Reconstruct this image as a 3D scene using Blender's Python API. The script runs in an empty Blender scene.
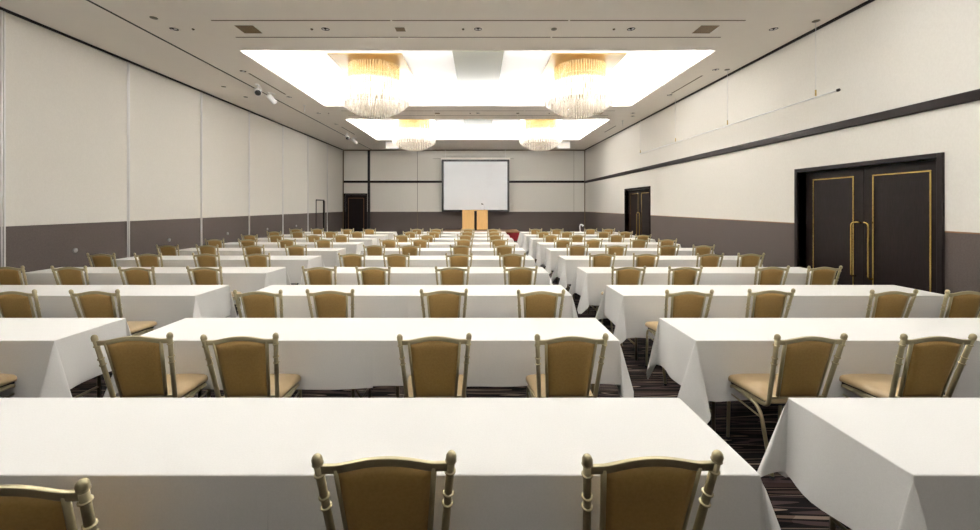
import bpy, bmesh, math, random
from mathutils import Vector, Matrix
R = math.radians
PI = math.pi
random.seed(7)
C = bpy.context.scene.collection

# ------------------------------------------------------------------ camera
EYE = 1.70
XL, XR, YB, YF, H = -7.19, 5.70, 21.3, -6.4, 4.68
cd = bpy.data.cameras.new('camera'); cam = bpy.data.objects.new('camera', cd); C.objects.link(cam)
cam.location = (0, 0, EYE); cam.rotation_euler = (PI/2, 0, 0)
cd.sensor_width = 36; cd.lens = 36*400/980; cd.shift_x = 12/980; cd.shift_y = -59.2/980
cd.clip_start = .02
bpy.context.scene.camera = cam
# ------------------------------------------------------------------ world, exposure
w = bpy.data.worlds.new('world'); bpy.context.scene.world = w; w.use_nodes = True
w.node_tree.nodes['Background'].inputs[0].default_value = (.9, .85, .78, 1)
w.node_tree.nodes['Background'].inputs[1].default_value = .05
vs = bpy.context.scene.view_settings
vs.view_transform = 'Standard'; vs.look = 'None'; vs.gamma = 1; vs.use_curve_mapping = False
vs.exposure = 0.72
# light levels
BULB_E = 9.0
DOWN_W = 4.0
def area(name, loc, rot, sx, sy, power, col):
    l = bpy.data.lights.new(name, 'AREA'); l.shape = 'RECTANGLE'; l.size = sx; l.size_y = sy
    l.energy = power; l.color = col
    o = bpy.data.objects.new(name, l); C.objects.link(o); o.location = loc; o.rotation_euler = rot
    return o
COVES = [-4.76, 1.36, 7.68, 13.80]          # near edge of every ceiling recess
CX0, CX1, CLEN, CH, OVER = -4.58, 4.57, 4.29, .45, .28
for i, y0 in enumerate(COVES):
    y1 = y0+CLEN; cx = (CX0+CX1)/2; cy = (y0+y1)/2; z = H+.10
    wl, dl = CX1-CX0, CLEN
    COVE_W = (4.5, 18.0, 28.0, 31.0)[i]      # overhead recess dimmed; unseen one behind added to brighten the front row
    warm = (1, 1, .995)
    area('cove_strip_light', (cx, y0-.13, z), (PI-R(25), 0, 0), wl, .12, COVE_W*wl, warm)
    area('cove_strip_light', (cx, y1+.13, z), (PI+R(25), 0, 0), wl, .12, COVE_W*wl, warm)
    area('cove_strip_light', (CX0-.13, cy, z), (PI, R(-25), 0), .12, dl, COVE_W*dl, warm)
    area('cove_strip_light', (CX1+.13, cy, z), (PI, R(25), 0), .12, dl, COVE_W*dl, warm)

# ------------------------------------------------------------------ materials
def mat(name, col, rough=.6, metal=0, spec=.5, **kw):
    m = bpy.data.materials.new(name); m.use_nodes = True
    b = m.node_tree.nodes['Principled BSDF']
    b.inputs['Base Color'].default_value = (*col, 1); b.inputs['Roughness'].default_value = rough
    b.inputs['Metallic'].default_value = metal; b.inputs['Specular IOR Level'].default_value = spec
    for k, v in kw.items(): b.inputs[k].default_value = v
    return m
def nodes(m): return m.node_tree.nodes, m.node_tree.links, m.node_tree.nodes['Principled BSDF']
def mottled(name, c0, c1, scale, rough=.7, bump=.1, stretch=(1, 1, 1), detail=4, spec=.3, metal=0, dist=.002):
    m = mat(name, c0, rough, metal, spec); n, l, b = nodes(m)
    tc = n.new('ShaderNodeTexCoord'); mp = n.new('ShaderNodeMapping'); mp.inputs['Scale'].default_value = stretch
    nz = n.new('ShaderNodeTexNoise'); nz.inputs['Scale'].default_value = scale; nz.inputs['Detail'].default_value = detail
    cr = n.new('ShaderNodeValToRGB'); cr.color_ramp.elements[0].color = (*c0, 1); cr.color_ramp.elements[1].color = (*c1, 1)
    cr.color_ramp.elements[0].position = .35; cr.color_ramp.elements[1].position = .65
    l.new(tc.outputs['Object'], mp.inputs[0]); l.new(mp.outputs[0], nz.inputs['Vector'])
    l.new(nz.outputs['Fac'], cr.inputs[0]); l.new(cr.outputs[0], b.inputs['Base Color'])
    if bump:
        bp = n.new('ShaderNodeBump'); bp.inputs['Strength'].default_value = bump; bp.inputs['Distance'].default_value = dist
        l.new(nz.outputs['Fac'], bp.inputs['Height']); l.new(bp.outputs[0], b.inputs['Normal'])
    return m
M = {}
M['paper'] = mottled('beige_woven_wallpaper', (.69, .660, .60), (.72, .69, .63), 55, .8, .2, (1, 1, .6))
M['wain'] = mottled('brown_woven_wallcovering', (.088, .069, .060), (.104, .083, .073), 60, .8, .3)
M['ceil'] = mottled('beige_ceiling_paint', (.90, .85, .775), (.91, .86, .785), 3, .75, 0)
M['cove'] = mat('white_recess_paint', (.9, .895, .885), .8)
M['band'] = mat('pale_gold_band_paint', (.20, .19, .14), .6)
M['dark'] = mat('espresso_wood', (.011, .0065, .006), .4, 0, .2)
M['black'] = mat('black_trim', (.012, .010, .009), .4)
M['gap'] = mat('shadow_gap_black', (.015, .012, .010), .7)
M['wood_dark'] = mottled('espresso_wood_grain', (.011, .0065, .006), (.016, .010, .009), 9, .45, .05, (1, 12, 1), spec=.16)
M['gold'] = mat('polished_brass', (.62, .45, .14), .22, 1)
M['chrome'] = mat('satin_aluminium', (.72, .71, .70), .45, .5)
M['lock'] = mat('dull_steel', (.36, .35, .34), .5, .3)
M['white'] = mat('white_plastic', (.85, .84, .82), .4)
M['slot'] = mat('bronze_slot', (.12, .085, .04), .5)
M['grille'] = mottled('bronze_grille', (.16, .105, .045), (.24, .16, .07), 60, .5, 0)
M['screen'] = mat('projection_screen_fabric', (.93, .95, .98), .7)
M['oak'] = mottled('light_oak_veneer', (.66, .40, .15), (.72, .45, .18), 6, .45, .03, (6, 6, .5))
M['redcarpet'] = mottled('dark_red_carpet', (.20, .012, .018), (.26, .018, .026), 60, .95, .3)
M['stagewood'] = mottled('brown_stage_edge', (.22, .11, .05), (.28, .15, .07), 10, .5, 0)
M['champagne'] = mat('champagne_metal', (.41, .355, .215), .36, .7)
M['fabric'] = mottled('golden_brown_upholstery', (.29, .175, .050), (.33, .20, .060), 90, .62, .2, spec=.4)
M['seat'] = mottled('tan_leatherette', (.37, .265, .14), (.40, .29, .16), 14, .4, .1, spec=.5)
M['cloth'] = mottled('ivory_linen', (.65, .632, .60), (.68, .662, .63), 160, .85, .12, (1, 1, 1), dist=.001)
M['tabletop'] = mottled('brown_laminate', (.12, .07, .035), (.16, .10, .05), 8, .5, 0, (1, 8, 1))
M['tablesteel'] = mat('bronze_steel_tube', (.20, .155, .085), .4, .8)
M['brassplate'] = mottled('gold_mirror_plate', (.20, .125, .035), (.27, .175, .055), 3, .4, .05, metal=1)
M['foot'] = mat('black_rubber', (.02, .02, .02), .8)
def carpet():
    m = mat('striped_carpet', (.03, .02, .02), .95, spec=.1); n, l, b = nodes(m)
    tc = n.new('ShaderNodeTexCoord')
    def nzs(scale, stretch, detail=2, dist=0):
        mp = n.new('ShaderNodeMapping'); mp.inputs['Scale'].default_value = stretch
        nz = n.new('ShaderNodeTexNoise'); nz.inputs['Scale'].default_value = scale; nz.inputs['Detail'].default_value = detail
        nz.inputs['Distortion'].default_value = dist
        l.new(tc.outputs['Object'], mp.inputs[0]); l.new(mp.outputs[0], nz.inputs['Vector']); return nz
    a = nzs(1.0, (.5, 9.0, 1), 1.0, .12); c = nzs(1.0, (.55, 6.5, 1), .5, .1)
    r = n.new('ShaderNodeValToRGB'); r.color_ramp.interpolation = 'CONSTANT'
    e = r.color_ramp.elements; e[0].position = 0; e[0].color = (.012, .009, .009, 1); e[1].position = .40; e[1].color = (.17, .125, .095, 1)
    for p, col in ((.425, (.010, .008, .008)), (.49, (.055, .036, .034)), (.525, (.010, .008, .008)), (.57, (.20, .15, .115)), (.592, (.014, .010, .010)), (.66, (.085, .058, .050))):
        x = e.new(p); x.color = (*col, 1)
    l.new(a.outputs['Fac'], r.inputs[0])
    r2 = n.new('ShaderNodeValToRGB'); r2.color_ramp.interpolation = 'CONSTANT'
    r2.color_ramp.elements[0].color = (1, 1, 1, 1); r2.color_ramp.elements[1].position = .53; r2.color_ramp.elements[1].color = (.6, .55, .52, 1)
    l.new(c.outputs['Fac'], r2.inputs[0])
    mx = n.new('ShaderNodeMix'); mx.data_type = 'RGBA'; mx.blend_type = 'MULTIPLY'; mx.inputs[0].default_value = 1
    l.new(r.outputs[0], mx.inputs[6]); l.new(r2.outputs[0], mx.inputs[7]); l.new(mx.outputs[2], b.inputs['Base Color'])
    f = nzs(260, (1, 1, 1)); bp = n.new('ShaderNodeBump'); bp.inputs['Strength'].default_value = .4; bp.inputs['Distance'].default_value = .004
    l.new(f.outputs['Fac'], bp.inputs['Height']); l.new(bp.outputs[0], b.inputs['Normal'])
    return m
M['carpet'] = carpet()
def crystal(name='clear_crystal', c=(1, .97, .92), op=.24):
    m = bpy.data.materials.new(name); m.use_nodes = True; n = m.node_tree.nodes; l = m.node_tree.links
    b = n['Principled BSDF']; b.inputs['Base Color'].default_value = (*c, 1); b.inputs['Roughness'].default_value = .15
    tr = n.new('ShaderNodeBsdfTransparent'); tl = n.new('ShaderNodeBsdfTranslucent'); tl.inputs[0].default_value = (*c, 1)
    m1 = n.new('ShaderNodeMixShader'); m1.inputs[0].default_value = .35; l.new(b.outputs[0], m1.inputs[1]); l.new(tl.outputs[0], m1.inputs[2])
    m2 = n.new('ShaderNodeMixShader'); m2.inputs[0].default_value = op; tr.inputs[0].default_value = (*[.6+.4*q for q in c], 1); l.new(tr.outputs[0], m2.inputs[1]); l.new(m1.outputs[0], m2.inputs[2])
    l.new(m2.outputs[0], n['Material Output'].inputs[0]); return m
M['crystal'] = crystal()
M['rim'] = crystal('frosted_crystal', (1, .97, .93), .55)
M['plate_reflection'] = crystal('crystal_with_painted_reflection', (.86, .70, .40), .26)  # clear rods; the gold plate's reflection is painted into their upper colour
def emit(name, col, s):
    m = mat(name, col); b = m.node_tree.nodes['Principled BSDF']
    b.inputs['Emission Color'].default_value = (*col, 1); b.inputs['Emission Strength'].default_value = s; return m
M['bulb'] = emit('warm_bulb', (1, .84, .62), BULB_E)
M['lens'] = emit('downlight_lamp', (1, .9, .75), 1.5)

# ------------------------------------------------------------------ mesh helpers
class MB:
    def __init__(s): s.b = bmesh.new(); s.mi = 0; s.sm = False
    def face(s, vs):
        try: f = s.b.faces.new(vs)
        except ValueError: return None
        f.material_index = s.mi; f.smooth = s.sm; return f
    def box(s, x0, x1, y0, y1, z0, z1):
        v = [s.b.verts.new((x, y, z)) for z in (z0, z1) for y in (y0, y1) for x in (x0, x1)]
        for q in ((0, 2, 3, 1), (4, 5, 7, 6), (0, 1, 5, 4), (2, 6, 7, 3), (0, 4, 6, 2), (1, 3, 7, 5)): s.face([v[i] for i in q])
        return s
    def rings(s, rings, cap=True):
        R_ = [[s.b.verts.new(p) for p in r] for r in rings]; n = len(R_[0])
        for a, b in zip(R_, R_[1:]):
            for i in range(n): s.face([a[i], a[(i+1) % n], b[(i+1) % n], b[i]])
        if cap: s.face(R_[0][::-1]); s.face(R_[-1])
        return s
    def tube(s, pts, r, n=10, cap=True):
        pts = [Vector(p) for p in pts]; rr = r if isinstance(r, (list, tuple)) else [r]*len(pts)
        sm = s.sm; s.sm = True; out = []; prev = None
        for i, p in enumerate(pts):
            t = (pts[min(i+1, len(pts)-1)]-pts[max(i-1, 0)]).normalized()
            if prev is None:
                u = t.cross(Vector((0, 0, 1)) if abs(t.z) < .9 else Vector((1, 0, 0))).normalized()
            else: u = (prev-t*prev.dot(t)).normalized()
            prev = u; v = t.cross(u)
            out.append([p+(u*math.cos(2*PI*k/n)+v*math.sin(2*PI*k/n))*rr[i] for k in range(n)])
        s.rings(out, cap); s.sm = sm; return s
    def build(s, name, m, parent=None, bevel=0, seg=2):
        me = bpy.data.meshes.new(name); bmesh.ops.recalc_face_normals(s.b, faces=s.b.faces); s.b.to_mesh(me); s.b.free()
        o = bpy.data.objects.new(name, me); C.objects.link(o)
        for x in (m if isinstance(m, (list, tuple)) else [m]): me.materials.append(x)
        if parent: o.parent = parent
        if bevel:
            md = o.modifiers.new('bevel', 'BEVEL'); md.width = bevel; md.segments = seg; md.limit_method = 'ANGLE'
        return o
def arc(pts, rad, n=6):
    """polyline with rounded corners"""
    pts = [Vector(p) for p in pts]; out = [pts[0]]
    for a, b, c in zip(pts, pts[1:], pts[2:]):
        r = min(rad, (a-b).length*.49, (c-b).length*.49)
        p, q = b+(a-b).normalized()*r, b+(c-b).normalized()*r
        for i in range(n+1):
            t = i/n; out.append(p*(1-t)**2+b*2*t*(1-t)+q*t*t)
    out.append(pts[-1]); return out
def empty(name, loc, rz=0):
    o = bpy.data.objects.new(name, None); C.objects.link(o); o.location = loc; o.rotation_euler = (0, 0, rz); o.empty_display_size = .1
    return o
def tag(o, label, cat, group=None):
    o['label'] = label; o['category'] = cat
    if group: o['group'] = group
    return o
def struct(o, label=None):
    o['kind'] = 'structure'
    if label: o['label'] = label
    return o
def copy_tree(o, parent=None):
    c = o.copy(); C.objects.link(c)
    if parent: c.parent = parent
    for ch in list(o.children): copy_tree(ch, c)
    return c

# ------------------------------------------------------------------ room shell
WZ, RZ = 1.385, 2.96            # top of brown covering, middle of dark rail
struct(MB().box(XL-.3, XR+.4, YF-.2, YB+.3, -.1, 0).build('floor', M['carpet']), 'dark carpet with wavy brown and purple stripes')
# ceiling with three recesses and the added one behind the camera
m = MB()
xs = [XL-.3, CX0, CX1, XR+.3]; ys = [YF-.2]
for y0 in COVES: ys += [y0, y0+CLEN]
ys.append(YB+.3)
for i in range(3):
    for j in range(len(ys)-1):
        if i == 1 and j % 2 == 1: continue
        m.box(xs[i], xs[i+1], ys[j], ys[j+1], H, H+.05)
m.mi = 1
for y0 in COVES:
    a0, a1, b0, b1 = CX0-OVER, CX1+OVER, y0-OVER, y0+CLEN+OVER; t = .03; z0, z1 = H+.05, H+CH
    m.box(a0-t, a1+t, b0-t, b1+t, z1, z1+t)
    m.box(a0-t, a0, b0-t, b1+t, z0, z1); m.box(a1, a1+t, b0-t, b1+t, z0, z1)
    m.box(a0, a1, b0-t, b0, z0, z1); m.box(a0, a1, b1, b1+t, z0, z1)
m.mi = 2
for y0 in COVES: m.box(-.56, .57, y0-OVER, y0+CLEN-.05, H+CH-.05, H+CH)
struct(m.build('ceiling', [M['ceil'], M['cove'], M['band']]), 'beige ceiling with white glowing recesses')

def wall(name, rects_, wain_rects, label):
    m = MB()
    for r in rects_: m.box(*r)
    m.mi = 1
    for r in wain_rects: m.box(*r)
    return struct(m.build(name, [M['paper'], M['wain']]), label)
# right wall with two door openings
D1, D2, DT = (4.95, 7.11), (13.28, 15.44), 2.29
T = .3
segs = [(YF-.2, D1[0]), (D1[1], D2[0]), (D2[1], YB+.3)]
up = [(XR, XR+T, a, b, WZ, H) for a, b in segs]+[(XR, XR+T, a, b, DT, H) for a, b in (D1, D2)]
wall('wall_right', up, [(XR, XR+T, a, b, 0, WZ) for a, b in segs], 'beige papered wall with brown lower half on the right')
wall('wall_left', [(XL-T, XL, YF-.2, YB+.3, WZ, H)], [(XL-T, XL, YF-.2, YB+.3, 0, WZ)], 'movable partition wall of tall beige and brown panels')
BD = (-7.07, -5.97, 2.29)
wall('wall_back', [(XL-T, BD[0], YB, YB+T, WZ, H), (BD[0], BD[1], YB, YB+T, BD[2], H), (BD[1], XR+T, YB, YB+T, WZ, H)],
     [(XL-T, BD[0], YB, YB+T, 0, WZ), (BD[1], XR+T, YB, YB+T, 0, WZ)], 'far wall behind the stage and screen')
wall('wall_front', [(XL-T, XR+T, YF-T, YF, WZ, H)], [(XL-T, XR+T, YF-T, YF, 0, WZ)], 'wall behind the camera')
n_trim = [0]
def trim(label, *boxes, m='dark', bevel=.006):
    n_trim[0] += 1; b = MB()
    for x in boxes: b.box(*x)
    return struct(b.build('trim_%d' % n_trim[0], M[m], bevel=bevel), label)
trim('dark wooden rail along the right wall', (XR-.045, XR, YF, YB-.045, RZ-.065, RZ+.065), m='wood_dark', bevel=.02)
trim('dark wooden rail across the far wall', (XL, XR-.045, YB-.04, YB, RZ+.02-.06, RZ+.02+.06), m='wood_dark', bevel=.01)
trim('black post beside the far left door', (-5.87, -5.74, YB-.05, YB, 0, H-.02), m='black')
trim('black shadow gap along the left ceiling edge', (XL, XL+.045, YF, YB, H-.03, H), m='gap', bevel=0)
trim('black shadow gap along the right ceiling edge', (XR-.045, XR, YF, YB, H-.03, H), m='gap', bevel=0)
trim('dark gap along the far ceiling edge', (XL+.05, XR-.05, YB-.05, YB, H-.045, H), m='slot', bevel=0)
trim('dark track groove running along the left of the ceiling', (-5.67, -5.635, YF, YB-.05, H-.006, H+.001), m='gap', bevel=0)
trim('brown corner seam at far left', (XL, XL+.05, YB-.05, YB, 0, H-.045), m='slot', bevel=0)
trim('brown corner seam at far right', (XR-.04, XR, YB-.04, YB, 0, H-.045), m='slot', bevel=0)
trim('thin gold line between beige paper and brown covering on the right', *[(XR-.006, XR, a, b, WZ-.008, WZ+.008) for a, b in ((YF, 4.88), (7.18, 13.21), (15.51, YB))], m='stagewood', bevel=0)
trim('vertical seam in the far wall left of the screen', (-3.235, -3.215, YB-.006, YB, 0, H-.05), m='slot', bevel=0)
trim('vertical seam in the far wall near the right corner', (5.1, 5.112, YB-.006, YB, WZ, H-.05), m='slot', bevel=0)
PAN = [6.05+2.17*k for k in range(-5, 7)]
for y in PAN:
    trim('pale metal seam between partition panels', (XL, XL+.014, y-.030, y-.008, 0, H-.03), (XL, XL+.014, y+.008, y+.030, 0, H-.03), m='chrome', bevel=.003)
trim('faint slit in the far wall above the screen', (-2.4, 1.9, YB-.008, YB, 4.20, 4.215), (-1.9, 1.5, YB-.008, YB, 4.34, 4.35), m='slot', bevel=0)
struct(MB().box(XL, XL+.02, YF, YB, 0, .08).build('baseboard_left', M['black'], bevel=.004))
m = MB()
for a, b in ((YF, 4.88), (7.18, 13.21), (15.51, YB)): m.box(XR-.02, XR, a, b, 0, .10)
struct(m.build('baseboard_right', M['black'], bevel=.004))
m = MB(); m.box(-5.73, XR-.05, YB-.02, YB, 0, .10); struct(m.build('baseboard_back', M['black'], bevel=.004))

# ------------------------------------------------------------------ doors
def frame_rect(m, plane, a0, a1, z0, z1, w_, t):
    """rectangular moulding ring on a plane x=plane, thickness t towards -x"""
    m.box(plane-t, plane, a0, a1, z1-w_, z1); m.box(plane-t, plane, a0, a1, z0, z0+w_)
    m.box(plane-t, plane, a0, a0+w_, z0+w_, z1-w_); m.box(plane-t, plane, a1-w_, a1, z0+w_, z1-w_)
def double_door(idx, D, label):
    root = empty('door_%d' % idx, (XR, (D[0]+D[1])/2, 0)); struct(root, label)
    c = (D[0]+D[1])/2
    def P(o): o.location = (-XR, -c, 0); return o
    m = MB(); f = .065
    m.box(XR-.03, XR+.14, D[0]-f, D[0], 0, DT+f); m.box(XR-.03, XR+.14, D[1], D[1]+f, 0, DT+f); m.box(XR-.03, XR+.14, D[0], D[1], DT, DT+f)
    P(m.build('door_frame', M['dark'], root, bevel=.006))
    for s in (-1, 1):
        a, b = (D[0]+.005, c-.003) if s < 0 else (c+.003, D[1]-.005)
        leaf = P(MB().box(XR+.12, XR+.17, a, b, .01, DT-.005).build('door_leaf', M['wood_dark'], root, bevel=.004))
        ia, ib = (5.13, 5.90) if s < 0 else (6.19, 6.95)
        ia += c-6.03; ib += c-6.03
        m = MB(); frame_rect(m, XR+.12, ia, ib, .25, 2.16, .022, .008)
        m.build('gold_moulding', M['gold'], leaf, bevel=.003)
        x = XR+.05
        hy = c+s*.135
        pts = arc([(XR+.12, hy, .62), (x, hy, .62), (x, hy, 1.44), (x+.012, c+s*.045, 1.455), (XR+.12, c+s*.045, 1.44)], .05)
        MB().tube(pts, .013, 10).build('door_handle', M['gold'], leaf)
double_door(1, D1, 'dark double door with gold mouldings, nearer one on the right wall')
double_door(2, D2, 'dark double door with gold mouldings, farther one on the right wall')
# single door in the far wall
root = struct(empty('door_3', ((BD[0]+BD[1])/2, YB, 0)), 'black single door at the left of the far wall')
def P(o): o.location = (-(BD[0]+BD[1])/2, -YB, 0); return o
m = MB(); f = .07
m.box(BD[0]-f, BD[0], YB-.03, YB+.12, 0, BD[2]+f); m.box(BD[1], BD[1]+f, YB-.03, YB+.12, 0, BD[2]+f); m.box(BD[0], BD[1], YB-.03, YB+.12, BD[2], BD[2]+f)
P(m.build('door_frame', M['dark'], root, bevel=.006))
leaf = P(MB().box(BD[0]+.005, BD[1]-.005, YB+.10, YB+.15, .01, BD[2]-.005).build('door_leaf', M['dark'], root, bevel=.004))
m = MB(); a, b = BD[0]+.13, BD[1]-.13; y = YB+.10
for q in ((a, b, 2.10, 2.12), (a, b, .25, .27), (a, a+.02, .27, 2.10), (b-.02, b, .27, 2.10)): m.box(q[0], q[1], y-.008, y, q[2], q[3])
m.build('gold_moulding', M['stagewood'], leaf)
# pass door in the partition
root = struct(empty('door_4', (XL, 18.2, 0)), 'narrow pass door set in the left partition')
def P(o): o.location = (-XL, -18.2, 0); return o
m = MB(); m.box(XL+.002, XL+.03, 17.72, 17.745, 0, 1.97); m.box(XL+.002, XL+.03, 17.745, 18.66, 1.93, 1.985); m.box(XL+.002, XL+.05, 18.55, 18.68, 0, 1.93)
P(m.build('door_frame', M['black'], root))

# lock covers on the partition
g = 'round lock covers on the left partition'
ordn = ['nearest the camera', 'second from the camera', 'third from the camera', 'fourth from the camera', 'farthest from the camera']
for k in range(5):
    m = MB(); m.sm = True
    y = 6.05+2.17*(k+.5)
    m.tube([(0, 0, 0), (.012, 0, 0), (.02, 0, 0)], [.042, .042, .030], 20)
    o = m.build('lock_cover', M['lock']); o.location = (XL, y, .905)
    tag(o, 'round metal lock cover on the brown part of the left partition, '+ordn[k], 'wall fitting', g)

# ------------------------------------------------------------------ stage, screen, lectern
st = empty('stage', (.15, 20.3, 0)); tag(st, 'low stage with a dark red front and brown wooden top edge', 'stage')
def P(o, r): o.location = -r.location; return o
P(MB().box(-1.70, 2.00, 19.46, YB-.03, 0, .39).build('skirt', M['redcarpet'], st), st)
P(MB().box(-1.75, 2.05, 19.42, YB-.03, .39, .45).build('stage_top', M['stagewood'], st, bevel=.008), st)
sc = empty('projection_screen', (-.11, 20.9, 1.4)); tag(sc, 'large white projection screen in a black border hanging over the stage', 'projection screen')
sx0, sx1, sz0, sz1 = -1.90, 1.64, 1.38, 4.12; yy = 20.9
m = MB(); b_ = .11
m.box(sx0, sx1, yy, yy+.03, sz1-b_, sz1); m.box(sx0, sx1, yy, yy+.03, sz0, sz0+b_)
m.box(sx0, sx0+b_, yy, yy+.03, sz0+b_, sz1-b_); m.box(sx1-b_, sx1, yy, yy+.03, sz0+b_, sz1-b_)
P(m.build('border', M['black'], sc), sc)
P(MB().box(sx0+b_, sx1-b_, yy+.008, yy+.022, sz0+b_, sz1-b_).build('screen_surface', M['screen'], sc), sc)
P(MB().box(sx0-.04, sx1+.04, yy-.02, yy+.06, sz1, sz1+.09).build('roller_case', M['ceil'], sc, bevel=.01), sc)
for x in (sx0+.2, sx1-.2): P(MB().tube([(x, yy+.02, sz1+.08), (x, yy+.02, H)], .008, 8).build('hanging_rod', M['white'], sc), sc)
lec = empty('lectern', (-.14, 20.3, .45)); tag(lec, 'light oak lectern with two front panels standing on the stage below the screen', 'lectern')
lx = [-.79, -.19, -.06, .495]
yl = 20.2
P(MB().box(lx[0]+.03, lx[3]-.02, yl+.03, yl+.45, .45, .50).build('base', M['black'], lec), lec)
P(MB().box(lx[0]+.01, lx[3]-.01, yl+.03, yl+.50, .50, 1.44).build('body', M['dark'], lec), lec)
for a, b in ((lx[0], lx[1]), (lx[2], lx[3])):
    P(MB().box(a, b, yl, yl+.03, .50, 1.46).build('front_panel', M['oak'], lec, bevel=.004), lec)
m = MB(); m.rings([[(lx[0], yl, 1.46), (lx[3], yl, 1.46), (lx[3], yl, 1.49), (lx[0], yl, 1.49)], [(lx[0], yl+.5, 1.44), (lx[3], yl+.5, 1.44), (lx[3], yl+.5, 1.46), (lx[0], yl+.5, 1.46)]])
P(m.build('sloping_top', M['oak'], lec), lec)
mic = empty('gooseneck_microphone', (.33, 20.45, 1.492)); tag(mic, 'small black gooseneck microphone on top of the oak lectern', 'microphone')
m = MB(); m.tube(arc([(0, 0, 0), (0, 0, .18), (-.06, .02, .27)], .08), .006, 8); m.build('stem', M['chrome'], mic)
m = MB(); m.tube([(-.06, .02, .27), (-.09, .03, .29), (-.15, .04, .31), (-.165, .045, .315)], [.012, .026, .028, .01], 12); m.build('head', M['black'], mic)
m = MB(); m.tube([(0, 0, -.012), (0, 0, .01)], .035, 16); m.build('base', M['black'], mic)

# ------------------------------------------------------------------ ceiling fittings
for s, side in ((-1, 'left'), (1, 'right')):
    r = empty('ceiling_speaker_box', (4.0*s, 18.6, 4.37)); tag(r, 'white framed square box under the ceiling behind the far %s chandelier' % side, 'ceiling box', 'framed boxes under the ceiling')
    MB().box(-.28, .28, .02, .30, .02, .30).build('body', M['ceil'], r)
    m = MB(); m.box(-.29, .29, 0, .03, 0, .05); m.box(-.29, .29, 0, .03, .26, .31); m.box(-.29, -.24, 0, .03, .05, .26); m.box(.24, .29, 0, .03, .05, .26)
    m.build('frame', M['white'], r, bevel=.004)
zones = [0, 6.12]
zn = ['before near chandeliers', 'behind near chandeliers']
g = 'linear air slots across the ceiling'
for zi, dz in enumerate(zones):
    for yi, (y, a, b) in enumerate(((6.43, -4.29, 4.30), (7.07, -4.28, 4.29))):
        for k, (x0, x1) in enumerate(((a, -1.41), (-1.38, 1.45 if yi == 0 else 1.28), (1.48 if yi == 0 else 1.31, b))):
            m = MB(); m.box(x0, x1, -.013, .013, -.003, .0)
            o = m.build('air_slot', M['slot']); o.location = (0, y+dz, H)
            tag(o, 'dark ceiling air slot, %s length of the %s line, %s' % (('left', 'middle', 'right')[k], ('nearer', 'farther')[yi], zn[zi]), 'air vent', g)
for (x, y0, y1, lab) in ((-5.15, 9.0, 10.7, 'left of the near glowing recess'), (5.13, 9.15, 10.6, 'right of the near glowing recess'), (-5.15, 15.1, 16.7, 'left of the far glowing recess'), (5.13, 14.9, 16.2, 'right of the far glowing recess')):
    o = MB().box(-.02, .02, 0, y1-y0, -.003, 0).build('air_slot', M['slot']); o.location = (x, y0, H)
    tag(o, 'short air slot running lengthwise in the ceiling, '+lab, 'air vent', 'short lengthwise air slots')
sq = [(-3.87, 6.75, .31, 'above the left'), (-1.31, 6.75, .16, 'small one left of centre'), (3.84, 6.75, .31, 'above the right')]
for zi, dz in enumerate(zones):
    for x, y, s_, lab in sq:
        r = empty('ceiling_grille', (x, y+dz, H)); h = s_/2
        tag(r, 'square bronze ceiling grille between air slots, %s, %s' % (lab, zn[zi]), 'ceiling grille', 'bronze ceiling grilles')
        MB().box(-h, h, -h, h, -.004, 0).build('panel', M['grille'], r)
        m = MB(); w_ = .008
        m.box(-h-w_, h+w_, -h-w_, -h, -.006, 0); m.box(-h-w_, h+w_, h, h+w_, -.006, 0); m.box(-h-w_, -h, -h, h, -.006, 0); m.box(h, h+w_, -h, h, -.006, 0)
        m.build('frame', M['ceil'], r)
# recessed downlights: ring, two lamps
def downlight():
    r = empty('downlight', (0, 0, H))
    m = MB(); m.sm = True; n = 28
    prof = [(.066, -.001), (.07, -.006), (.088, -.007), (.095, -.001)]
    m.rings([[(a*math.cos(2*PI*k/n), a*math.sin(2*PI*k/n), z) for k in range(n)] for a, z in prof], cap=False)
    m.build('trim_ring', M['ceil'], r)
    m = MB(); m.tube([(0, 0, -.002), (0, 0, 0)], .067, 24); m.build('baffle', M['gap'], r)
    for s in (-1, 1):
        m = MB(); m.tube([(s*.03, 0, -.001), (s*.033, 0, -.007), (s*.034, .0, -.012)], [.026, .024, .014], 14); m.build('lamp', M['chrome'], r)
    return r
dl = downlight(); first = True
pos = []
for x, nm in ((-5.12, 'far left column'), (-2.57, 'left column'), (0, 'middle column'), (2.58, 'right column'), (4.98, 'far right column')):
    for zi, dz in enumerate(zones): pos.append((x, 6.74+dz, '%s, %s' % (nm, zn[zi])))
pos += [(-5.2, 8.85, 'left of the front corner of the near recess'), (5.2, 8.75, 'right of the front corner of the near recess'),
        (-5.17, 10.95, 'left of the near recess, beyond the spotlights'), (5.15, 10.75, 'right of the near recess, beyond the short air slot'),
        (5.15, 13.3, 'by the right wall beside the gap between recesses'), (-5.17, 14.6, 'left of the front corner of the far recess')]
for x, y, lab in pos:
    o = dl if first else copy_tree(dl); first = False
    o.location = (x, y, H); o.rotation_euler = (0, 0, R(random.uniform(-40, 40)))
    tag(o, 'recessed round ceiling downlight, '+lab, 'downlight', 'recessed downlights in the ceiling')
    if y < 10 or True:
        l = bpy.data.lights.new('downlight_spot', 'SPOT'); l.energy = DOWN_W; l.spot_size = R(90); l.spot_blend = .8; l.color = (1, .9, .76); l.shadow_soft_size = .05
        lo = bpy.data.objects.new('downlight_spot', l); C.objects.link(lo); lo.location = (x, y, H-.02)
def disc_thing(name, x, y, r_, h, mt, lab, cat, g):
    m = MB(); m.sm = True; m.tube([(0, 0, 0), (0, 0, -h*.5), (0, 0, -h)], [r_, r_*.95, r_*.5], 18)
    o = m.build(name, M[mt]); o.location = (x, y, H); return tag(o, lab, cat, g)
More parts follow.
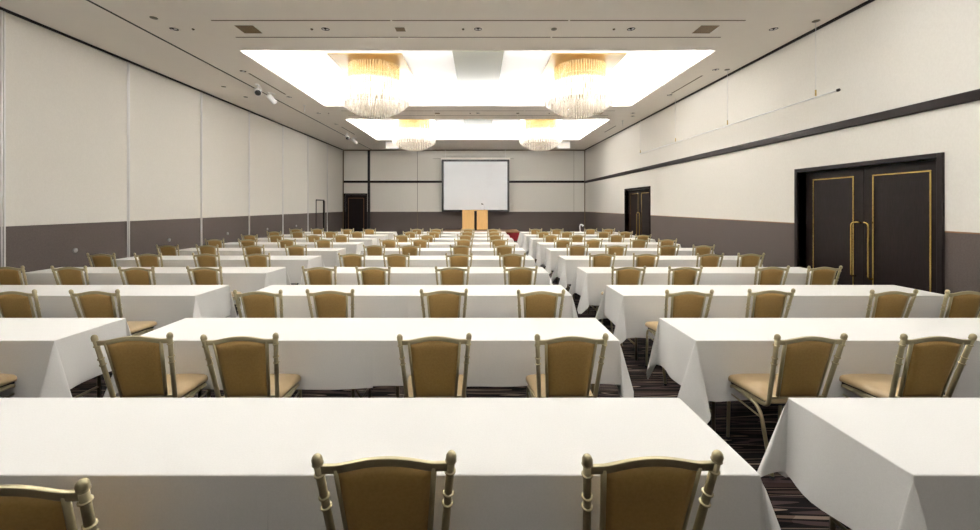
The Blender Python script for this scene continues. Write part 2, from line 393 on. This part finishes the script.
for zi, dz in enumerate(zones):
    for x, nm in ((-4.80, 'far left'), (-2.80, 'left'), (-.25, 'middle'), (2.29, 'right')):
        disc_thing('sprinkler_head', x, 6.74+dz, .022, .02, 'slot', 'tiny dark sprinkler head beside the %s downlight, %s' % (nm, zn[zi]), 'sprinkler', 'sprinkler heads in the ceiling')
    disc_thing('smoke_detector', 1.28, 6.74+dz, .05, .02, 'band', 'small flat smoke detector right of the ceiling centre, '+zn[zi], 'smoke detector', 'smoke detectors')
for x, y, lab in ((-5.14, 6.34, 'near the left end of the front air slot'), (5.45, 6.45, 'above the nearest cable of the right wall rail'), (5.45, 8.75, 'above the second cable of the right wall rail'), (-6.36, 10.0, 'close to the left partition, nearer'), (-6.36, 10.95, 'close to the left partition, farther')):
    disc_thing('ceiling_disc', x, y, .055, .012, 'band', 'small flat round ceiling fitting, '+lab, 'ceiling fitting', 'small round ceiling fittings')
for x, y, lab in ((-5.14, 11.85, 'left of the near recess'), (5.07, 14.0, 'right of the far recess')):
    m = MB(); m.tube([(0, 0, 0), (0, 0, -.01), (0, 0, -.012), (0, 0, -.2), (0, 0, -.21)], [.05, .05, .015, .015, .01], 12)
    o = m.build('hanging_sensor', M['white']); o.location = (x, y, H); tag(o, 'short white rod hanging from the ceiling '+lab, 'ceiling sensor', 'short white ceiling rods')
# spotlights
def spotlight():
    r = empty('track_spotlight', (0, 0, H))
    m = MB(); m.box(-.03, .03, -.09, .09, -.03, 0); m.tube([(0, 0, -.02), (0, 0, -.09)], .012, 8); m.build('adapter', M['white'], r)
    h = MB(); h.sm = True
    d = Vector((.25, -.75, -.45)).normalized(); p = Vector((0, 0, -.15))
    h.tube([p-d*.13, p-d*.12, p+d*.06, p+d*.13], [.03, .055, .065, .075], 18); hd = h.build('head', M['white'], r)
    b = MB(); b.tube([p+d*.131, p+d*.138], [.066, .066], 18); b.build('lens', M['black'], hd)
    y = MB(); y.tube(arc([(-.08, 0, -.15), (-.08, 0, -.08), (.08, 0, -.08), (.08, 0, -.15)], .03), .006, 8); y.build('yoke', M['white'], r)
    return r
s0 = spotlight(); first = True
for x, y, rz, lab in ((-5.42, 9.85, .2, 'left of the near recess, nearer of its pair'), (-5.45, 10.55, 2.6, 'left of the near recess, farther of its pair'), (-5.37, 16.4, .2, 'at the far left, nearer of its pair'), (-5.4, 17.5, 2.3, 'at the far left, farther of its pair')):
    o = s0 if first else copy_tree(s0); first = False
    o.location = (x, y, H); o.rotation_euler = (0, 0, rz); o.scale = (1.05,)*3
    tag(o, 'white ceiling spotlight with a black lens, '+lab, 'spotlight', 'white spotlights on the left of the ceiling')
# hanging rail near the right wall
r = empty('hanging_rail', (5.48, 9.8, 3.46)); tag(r, 'thin white rod hung on cables high in front of the right wall', 'hanging rail')
MB().tube([(0, -3.7, 0), (0, 3.8, 0)], .016, 12).build('rod', M['white'], r)
MB().tube([(0, -3.73, 0), (0, -3.70, 0)], .024, 12).build('end_cap', M['black'], r)
for y in (6.49, 8.79, 11.1, 13.5):
    w_ = MB().tube([(0, y-9.8, .0), (0, y-9.8, H-3.46)], .004, 6).build('cable', M['chrome'], r)
    MB().tube([(0, y-9.8, .02), (0, y-9.8, .12)], .011, 8).build('cable_grip', M['gold'], w_)

# ------------------------------------------------------------------ chandeliers
def rod_mesh():
    m = MB(); r = .013
    m.rings([[(r, 0, z), (0, r, z), (-r, 0, z), (0, -r, z)] for z in (0, .03)] if False else
            [[(q, 0, z), (0, q, z), (-q, 0, z), (0, -q, z)] for q, z in ((.004, 0), (r, .022), (r, 1.0))])
    me = bpy.data.meshes.new('crystal_rod'); m.b.to_mesh(me); m.b.free(); me.materials.append(M['rim']); return me
ROD = rod_mesh()
ZC = H+CH
def zbot(r): return 3.87-ZC+.36*(r/.86)**2.4
def chandelier():
    t = empty('crystal_chandelier', (0, 0, ZC))
    h = .84
    MB().box(-h, h, -h, h, -.02, 0).build('ceiling_plate', M['brassplate'], t)
    # outermost ring: a hundred rods one by one
    n = 100
    for k in range(n):
        a = 2*PI*k/n
        o = bpy.data.objects.new('crystal_rod', ROD); C.objects.link(o); o.parent = t
        zb = zbot(.84); o.location = (.84*math.cos(a), .84*math.sin(a), zb); o.scale = (1, 1, -.50-zb); o.rotation_euler = (0, 0, a)
    m = MB(); rr = .013
    for r_, zt in ((.76, -.48), (.68, -.40), (.60, -.03), (.50, -.03), (.40, -.03), (.30, -.03), (.20, -.03), (.10, -.03)):
        n2 = max(8, int(2*PI*r_/.062))
        for k in range(n2):
            a = 2*PI*(k+random.random()*.3)/n2; x, y = r_*math.cos(a), r_*math.sin(a)
            zb = zbot(r_)+random.uniform(-.01, .01); zs = random.uniform(-.74, -.40)
            if r_ > .7: m.mi = 2
            m.rings([[(x+q*math.cos(a+PI/2*i), y+q*math.sin(a+PI/2*i), z) for i in range(4)] for q, z in ((.004, zb), (rr, zb+.022), (rr, zt if r_ > .6 else zs))])
            if r_ <= .6:
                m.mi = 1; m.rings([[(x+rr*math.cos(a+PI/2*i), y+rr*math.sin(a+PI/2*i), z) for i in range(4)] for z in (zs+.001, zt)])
            m.mi = 0
    o = m.build('inner_crystal_rods', [M['crystal'], M['plate_reflection'], M['rim']], t); o['kind'] = 'stuff'
    m = MB()
    for r_, z in ((.84, -.50), (.72, -.44), (.60, -.30)):
        pts = [(r_*math.cos(2*PI*k/40), r_*math.sin(2*PI*k/40), z) for k in range(41)]; m.tube(pts, .010, 6, cap=False)
    for k in range(4):
        a = PI/2*k+PI/4; m.tube([(.84*math.cos(a), .84*math.sin(a), -.50), (.55*math.cos(a), .55*math.sin(a), -.02)], .008, 6)
    m.build('support_frame', M['crystal'], t)
    for k in range(8):
        a = 2*PI*k/8; r_ = .33; z = -.55
        b = MB(); b.tube([(r_*math.cos(a), r_*math.sin(a), z-.045), (r_*math.cos(a), r_*math.sin(a), z-.03), (r_*math.cos(a), r_*math.sin(a), z), (r_*math.cos(a), r_*math.sin(a), z+.04), (r_*math.cos(a), r_*math.sin(a), z+.06)], [.012, .032, .042, .025, .015], 10)
        b.build('bulb', M['bulb'], t)
    return t
c0 = chandelier(); first = True
for x, y, lab in ((-2.55, 9.83, 'near left'), (2.50, 9.83, 'near right'), (-2.55, 15.95, 'far left'), (2.50, 15.95, 'far right')):
    o = c0 if first else copy_tree(c0); first = False
    o.location = (x, y, ZC)
    tag(o, '%s crystal rod chandelier under a square gold plate in a glowing ceiling recess' % lab, 'chandelier', 'crystal chandeliers in the ceiling recesses')

# ------------------------------------------------------------------ banquet chair (faces +y)
LEAN = math.tan(R(14))
def bp(x, s, dy=0):            # point on the leaning back, s down from the finial top
    z = .92-s; return Vector((x, -.31+s*LEAN+dy, z))
def px(s): return .2125-.076*s        # half distance of the posts
def make_chair():
    t = empty('banquet_chair', (0, 0, 0))
    mt = M['champagne']
    for sx in (-1, 1):
        m = MB()
        path = [bp(sx*px(.03), .036), bp(sx*px(.12), .12), bp(sx*px(.25), .25), bp(sx*px(.38), .38)]
        low = arc([path[-1], bp(sx*px(.505), .505), Vector((sx*.186, .12, .412)), Vector((sx*.186, .15, .395))], .05)
        m.tube(path+low[1:], .0135, 12)
        post = m.build('back_post', mt, t)
        d = (bp(sx*px(0), 0)-bp(sx*px(.1), .1)).normalized()
        p0 = bp(sx*px(.038), .038)
        f = MB(); f.tube([p0+d*q for q in (0, .004, .006, .012, .022, .030, .036, .039)], [.0140, .0185, .0160, .0170, .0170, .0140, .009, .002], 14)
        f.build('finial', mt, post)
        for s in (.074, .160, .200):
            q = bp(sx*px(s), s); r = MB(); r.tube([q-d*.004, q-d*.002, q+d*.002, q+d*.004], [.0135, .0185, .0185, .0135], 14)
            r.build('ring', mt, post)
    # top rail: arched
    def arch(x): return .055-.023*max(0, math.cos(min(1, abs(x)/.155)*PI/2))**1.2
    def rail(sfun, half, th, dep, name, k=24):
        m = MB(); m.sm = True; rings = []
        for i in range(k+1):
            x = -half+2*half*i/k; s = sfun(x)
            rings.append([bp(x, s-th/2, -dep), bp(x, s-th/2, dep), bp(x, s+th/2, dep), bp(x, s+th/2, -dep)])
        m.rings(rings); o = m.build(name, mt, t, bevel=.003); return o
    rail(arch, .2085, .031, .0085, 'top_rail')
    rail(lambda x: .438, .178, .016, .008, 'lower_rail', 4)
    wt, wb, s0_, s1_ = .149, .122, .055, .432
    def hw(s): return wt+(wb-wt)*(s-s0_)/(s1_-s0_)
    for sx in (-1, 1):
        m = MB(); m.tube([bp(sx*(hw(s)+.006), s) for s in (.055, .2, .436)], .0105, 8); m.build('upright', mt, t)
    # padded panel
    m = MB(); m.sm = True; nu, nv = 12, 14
    sides = []
    for side in (-1, 1):
        g = []
        for j in range(nv+1):
            row = []
            for i in range(nu+1):
                u = 2*i/nu-1; s_top = arch(u*wt)+.010; s = s_top+(s1_-s_top)*j/nv; x = u*hw(s)
                e = (1-abs(u)**6)*(1-abs(2*j/nv-1)**8)
                row.append(m.b.verts.new(bp(x, s, side*(.007+.016*e))))
            g.append(row)
        for j in range(nv):
            for i in range(nu): m.face([g[j][i], g[j][i+1], g[j+1][i+1], g[j+1][i]])
        sides.append(g)
    a, b = sides
    for i in range(nu): m.face([a[0][i], b[0][i], b[0][i+1], a[0][i+1]]); m.face([a[nv][i], a[nv][i+1], b[nv][i+1], b[nv][i]])
    for j in range(nv): m.face([a[j][0], a[j+1][0], b[j+1][0], b[j][0]]); m.face([a[j][nu], b[j][nu], b[j+1][nu], a[j+1][nu]])
    m.build('back_panel', M['fabric'], t)
    # seat cushion
    def outline(k, ins):
        pts = []; yb, yf, xb, xf, rc = -.20+ins, .215-ins, .185-ins, .215-ins, .05
        corners = [(xf, yf, 0, .06), (-xf, yf, 90, .06), (-xb, yb, 180, .035), (xb, yb, 270, .035)]
        for cx, cy, a0, rc in corners:
            sx_, sy_ = (1 if cx > 0 else -1), (1 if cy > 0 else -1)
            for q in range(k+1):
                an = R(a0+90*q/k); pts.append((cx-sx_*rc+rc*math.cos(an), cy-sy_*rc+rc*math.sin(an)))
        return pts
    m = MB(); m.sm = True
    rings = [[(x, y, z) for x, y in outline(5, ins)] for ins, z in ((.012, .436), (.002, .440), (0, .452), (.002, .464), (.010, .474), (.03, .482), (.08, .488), (.15, .490))]
    m.rings(rings); m.build('seat', M['seat'], t)
    m = MB(); m.rings([[(x, y, z) for x, y in outline(5, .02)] for z in (.418, .436)]); m.build('seat_base', M['foot'], t)
    for sx in (-1, 1):
        f = arc([(sx*.195, .175, .012), (sx*.190, .165, .41), (sx*.190, .04, .405)], .07)
        o = MB().tube(f, .0115, 10).build('leg', mt, t)
        MB().tube([(sx*.195, .175, 0), (sx*.195, .175, .018)], .014, 10).build('foot_cap', M['foot'], o)
        b_ = arc([(sx*.190, .04, .405), (sx*.190, -.13, .395), (sx*.200, -.25, .012)], .08)
        o = MB().tube(b_, .0115, 10).build('leg', mt, t)
        MB().tube([(sx*.200, -.25, 0), (sx*.200, -.25, .018)], .014, 10).build('foot_cap', M['foot'], o)
        MB().tube([(sx*.190, .166, .345), (sx*.190, -.142, .325)], .006, 8).build('stretcher', mt, t)
    return t

# rows: table near edges
YN = [1.452+1.447*k for k in range(10)]
TD, TH = .58, .722
YC = [1.263, 2.44]+[YN[k]-.60 for k in range(2, 10)]       # distance of the chair finials
# chair positions across the room, metres from the camera axis
CH_X = {'left': {1: [-3.63], 2: [-4.48, -3.69], 3: [-6.29, -5.45, -4.51, -3.63], 4: [-6.36, -5.58, -4.61, -3.75], 5: [-6.35, -5.57, -4.60, -3.74],
                 6: [-6.35, -5.56, -4.62, -3.73], 7: [-6.36, -5.61, -4.55, -3.81], 8: [-6.41, -5.67, -4.64, -3.81], 9: [-6.38, -5.64, -4.57, -3.80]},
        'centre': {0: [-1.38, -.304, .57], 1: [-2.17, -1.495, -.273, .5875], 2: [-2.11, -1.43, -.33, .606], 3: [-2.11, -1.39, -.34, .567], 4: [-2.14, -1.38, -.32, .58],
                   5: [-2.13, -1.40, -.35, .543], 6: [-2.15, -1.40, -.35, .507], 7: [-2.12, -1.415, -.35, .48], 8: [-2.13, -1.38, -.335, .51], 9: [-2.14, -1.46, -.35, .535]},
        'right': {1: [2.09, 2.89], 2: [2.03, 2.85, 4.00, 4.72], 3: [2.01, 2.76, 3.93, 4.62], 4: [2.11, 2.85, 3.92, 4.62], 5: [2.05, 2.83, 3.92, 4.62],
                  6: [2.05, 2.79, 3.90, 4.58], 7: [2.04, 2.77, 3.86, 4.60], 8: [2.06, 2.79, 3.96, 4.64], 9: [2.02, 2.76, 3.94, 4.57]}}
OLD = [1.297, 2.505, 3.85, 5.3, 6.75, 8.2, 9.65, 11.1, 12.55, 14.0]
for blk in CH_X:
    for k in CH_X[blk]: CH_X[blk][k] = [x*YC[k]/OLD[k] for x in CH_X[blk][k]]
ROW = ['first', 'second', 'third', 'fourth', 'fifth', 'sixth', 'seventh', 'eighth', 'ninth', 'tenth']
def seat_words(blk, j, n):
    if blk == 'left':
        j = j+4-n; return ['nearest the left wall', 'second from the left wall', 'second from the aisle', 'nearest the aisle'][j]
    if blk == 'right': return ['nearest the aisle', 'second from the aisle', 'second from the right wall', 'nearest the right wall'][j]
    j = j+4-n; return ['leftmost', 'second from the left', 'second from the right', 'rightmost'][j]
proto = make_chair(); first = True
for blk in ('centre', 'right', 'left'):
    for k, xs_ in CH_X[blk].items():
        for j, x in enumerate(xs_):
            o = proto if first else copy_tree(proto); first = False
            rz = R({(0, 0): 2, (0, 1): 2.2, (0, 2): 2.6, (1, 0): 6.5, (1, 1): 4.5, (1, 2): 3, (1, 3): 2}.get((k, j), random.uniform(.2, 3)) if blk == 'centre' else random.uniform(0, 2.5))
            dy = random.uniform(-.03, .03) if k > 1 else 0
            if k == 0 and j == 0: dy = -.13
            # keep the finials where measured while the chair turns
            yc = YC[k]+.31+dy
            o.location = (x-.31*math.sin(rz), yc, 0); o.rotation_euler = (0, 0, rz)
            tag(o, 'tan banquet chair, %s block, %s row from camera, %s' % (blk, ROW[k], seat_words(blk, j, len(xs_))), 'chair', 'tan banquet chairs in rows')
# ------------------------------------------------------------------ tables
BL = {'left': (-6.63, -3.07), 'centre': (-2.54, 1.02), 'right': (1.58, 5.12)}
def make_table(L):
    t = empty('folding_table', (0, 0, 0)); h = L/2-.005; d = TD/2-.005
    MB().box(-h, h, -d, d, TH-.028, TH).build('tabletop', M['tabletop'], t, bevel=.006)
    for sx in (-1, 1):
        x = sx*(h-.16)
        for sy in (-1, 1):
            o = MB().tube([(x, sy*(d-.06), 0), (x, sy*(d-.06), TH-.028)], .0125, 10).build('leg', M['tablesteel'], t)
        MB().tube([(x, -d+.06, .16), (x, d-.06, .16)], .010, 8).build('crossbar', M['tablesteel'], t)
        MB().tube([(x, 0, .16), (x-sx*.36, 0, TH-.03)], .007, 8).build('brace', M['tablesteel'], t)
    return t
def hang_dirs(th, lean):
    return
def make_cloth(L, hn, hf, hl, hr, seed):
    """cloth over a table centred at the origin; hl / hr None = no hanging end (extends flat by the overlap)"""
    rnd = random.Random(seed); m = MB(); m.sm = True; b = m.b
    x0, x1, y0, y1 = -L/2, L/2, -TD/2, TD/2
    ov = 0.0
    X0 = x0 if hl is not None else x0-0.0
    X1 = x1 if hr is not None else x1+ov
    lift = 0.0
    z = TH+.003+lift
    nx, ny = 44, 14
    def topz(x, y):
        return z+.0015*math.sin(x*7+seed)*math.sin(y*11+seed*2)*min(1, (x-X0)*8, (X1-x)*8, (y-y0)*8, (y1-y)*8)
    def spread(a, b, n, e=.004): return [a, a+e]+[a+(b-a)*i/(n-2) for i in range(1, n-2)]+[b-e, b]
    vx = spread(X0, X1, nx); vy = spread(y0, y1, ny)
    G = [[b.verts.new((x, y, topz(x, y))) for y in vy] for x in vx]
    for i in range(nx):
        for j in range(ny): m.face([G[i][j], G[i+1][j], G[i+1][j+1], G[i][j+1]])
    lean = .035
    TS = [.003, .007, .014, .03]; NB = 12; nt = len(TS)+NB
    def tq(q, L_): return TS[q-1] if q <= len(TS) else TS[-1]+(L_-TS[-1])*(q-len(TS))/NB
    def prof(t):            # outwards, downwards
        r = .004
        return r*(1-math.exp(-t/r))+lean*t+lift*.8, max(0, t-r*.4*(1-math.exp(-t/r)))
    def waves(kind):
        return [(rnd.uniform(.4, 1), rnd.uniform(*kind), rnd.uniform(0, 6.28)) for _ in range(4)]
    def drape(pts, nrm, hang, win, W, amp):
        cols = []
        n = len(pts)
        for i, v in enumerate(pts):
            p = v.co; s = (p.x if nrm.x == 0 else p.y); wv = sum(a*math.sin(f*s+ph) for a, f, ph in W)/2
            wn = win(i/(n-1)); hg = hang*(1+.03*math.sin(s*2.3+seed)*wn); col = [v]
            for q in range(1, nt+1):
                t = tq(q, hg); o, d = prof(t)
                o += (wv*amp*(t/.35)**1.3)*wn
                o = max(o, .004)
                col.append(b.verts.new((p.x+nrm.x*o, p.y+nrm.y*o, p.z-d)))
            cols.append(col)
        for a, c in zip(cols, cols[1:]):
            for q in range(nt): m.face([a[q], c[q], c[q+1], a[q+1]])
        return cols
    def window(l, r):
        def f(u):
            v = 1
            if l: v = min(v, u/.10)
            if r: v = min(v, (1-u)/.10)
            v = max(0, min(1, v)); return v*v*(3-2*v)
        return f
    near = drape([G[i][0] for i in range(nx+1)], Vector((0, -1, 0)), hn, window(hl is not None, hr is not None), waves((3, 14)), .019)
    far = drape([G[i][ny] for i in range(nx+1)], Vector((0, 1, 0)), hf, window(hl is not None, hr is not None), waves((3, 14)), .010)
    ends = {}
    w2 = lambda u: math.sin(PI*u)**.8
    if hl is not None: ends[-1] = drape(G[0], Vector((-1, 0, 0)), hl, w2, waves((6, 16)), .028)
    if hr is not None: ends[1] = drape(G[nx], Vector((1, 0, 0)), hr, w2, waves((6, 16)), .022)
    for sx, E in ends.items():
        he = hl if sx < 0 else hr
        for sy in (-1, 1):
            hs = hn if sy < 0 else hf
            base = near if sy < 0 else far
            scol = base[0] if sx < 0 else base[-1]; ecol = E[0] if sy < 0 else E[-1]
            cv = scol[0]; nth = 16
            fl = rnd.uniform(.14, .30); sw = rnd.uniform(.24, .36)*rnd.choice((-1, 1)); ph = rnd.uniform(-.3, .3)
            diag = Vector((sx, sy, 0)).normalized(); perp = Vector((-sy, sx, 0)).normalized()*sx*sy
            cols = [ecol]
            for a in range(1, nth):
                th = PI/2*a/nth
                Rl = min(he/math.cos(th), hs/math.sin(th))
                w_e = math.cos(th)**2; col = [cv]
                for q in range(1, nt+1):
                    t = tq(q, Rl); o, d = prof(t)
                    hang_o = o*(math.cos(th)*Vector((sx, 0, 0))+math.sin(th)*Vector((0, sy, 0)))
                    k = math.sin(2*th); off = diag*(fl*k**1.1)+perp*(sw*math.sin(4*th+ph*k)*k*.9)
                    sc_ = 1/math.sqrt(1+off.length_squared)
                    fade = min(1, t/.05)
                    p = cv.co+hang_o+off*t*sc_*fade-Vector((0, 0, d*(1-(1-sc_)*fade)))
                    if p.z < .012-0: p.z = .012+random.uniform(0, .004)
                    col.append(b.verts.new(p))
                cols.append(col)
            cols.append(scol)
            for a, c in zip(cols, cols[1:]):
                for q in range(nt):
                    if q == 0: m.face([cv, a[1], c[1]])
                    else: m.face([a[q], c[q], c[q+1], a[q+1]])
    return m.build('tablecloth', M['cloth'])
tproto = {}
for blk, (a, b_) in BL.items():
    L = (b_-a)/2
    for k in range(10):
        if blk == 'left' and k == 0: continue
        for half in (0, 1):
            if blk == 'left' and k == 1 and half == 0: continue
            if blk == 'right' and k == 0 and half == 1: continue
            key = round(L, 3)
            if key not in tproto: tproto[key] = make_table(L); t = tproto[key]
            else: t = copy_tree(tproto[key])
            cx, cy = a+L*(half+.5), YN[k]+TD/2
            cx += random.uniform(-.008, .008)*0
            t.location = (cx, cy, 0)
            place = {'left': ('on the left wall side', 'on the aisle side'), 'centre': ('on the left side', 'on the right side'), 'right': ('on the aisle side', 'on the right wall side')}[blk][half]
            tag(t, 'folding table under white cloth, %s block, %s row from camera, %s' % (blk, ROW[k], place), 'table', 'folding tables in rows')
            rnd = random.Random(k*7+half+ord(blk[0]))
            hn = {0: .25, 1: .33}.get(k, .40) if blk == 'centre' else {0: .42, 1: .44}.get(k, .44)
            hn += rnd.uniform(-.02, .03) if k else 0
            hf = .42
            he = rnd.uniform(.36, .44)
            c = make_cloth(L, hn, hf, he if half == 0 else None, he if half == 1 else None, k*3+half+ord(blk[0]))
            c.location = (cx, cy, 0)
            tag(c, 'white tablecloth, %s block, %s row from camera, %s' % (blk, ROW[k], place), 'tablecloth', 'white tablecloths in rows')
# small white gooseneck lamp on the last right-hand table
r = empty('desk_lamp', (3.79, YN[9]+.35, TH+.006)); tag(r, 'small white gooseneck lamp on the last table of the right block', 'lamp')
MB().tube([(0, 0, 0), (0, 0, .015), (0, 0, .02)], [.06, .06, .03], 16).build('base', M['white'], r)
MB().tube(arc([(0, 0, .015), (-.02, 0, .22), (.02, 0, .30), (.09, 0, .25)], .06), .018, 10).build('stem', M['white'], r)
MB().tube([(.05, 0, .275), (.11, 0, .225)], [.025, .04], 12).build('head', M['white'], r)
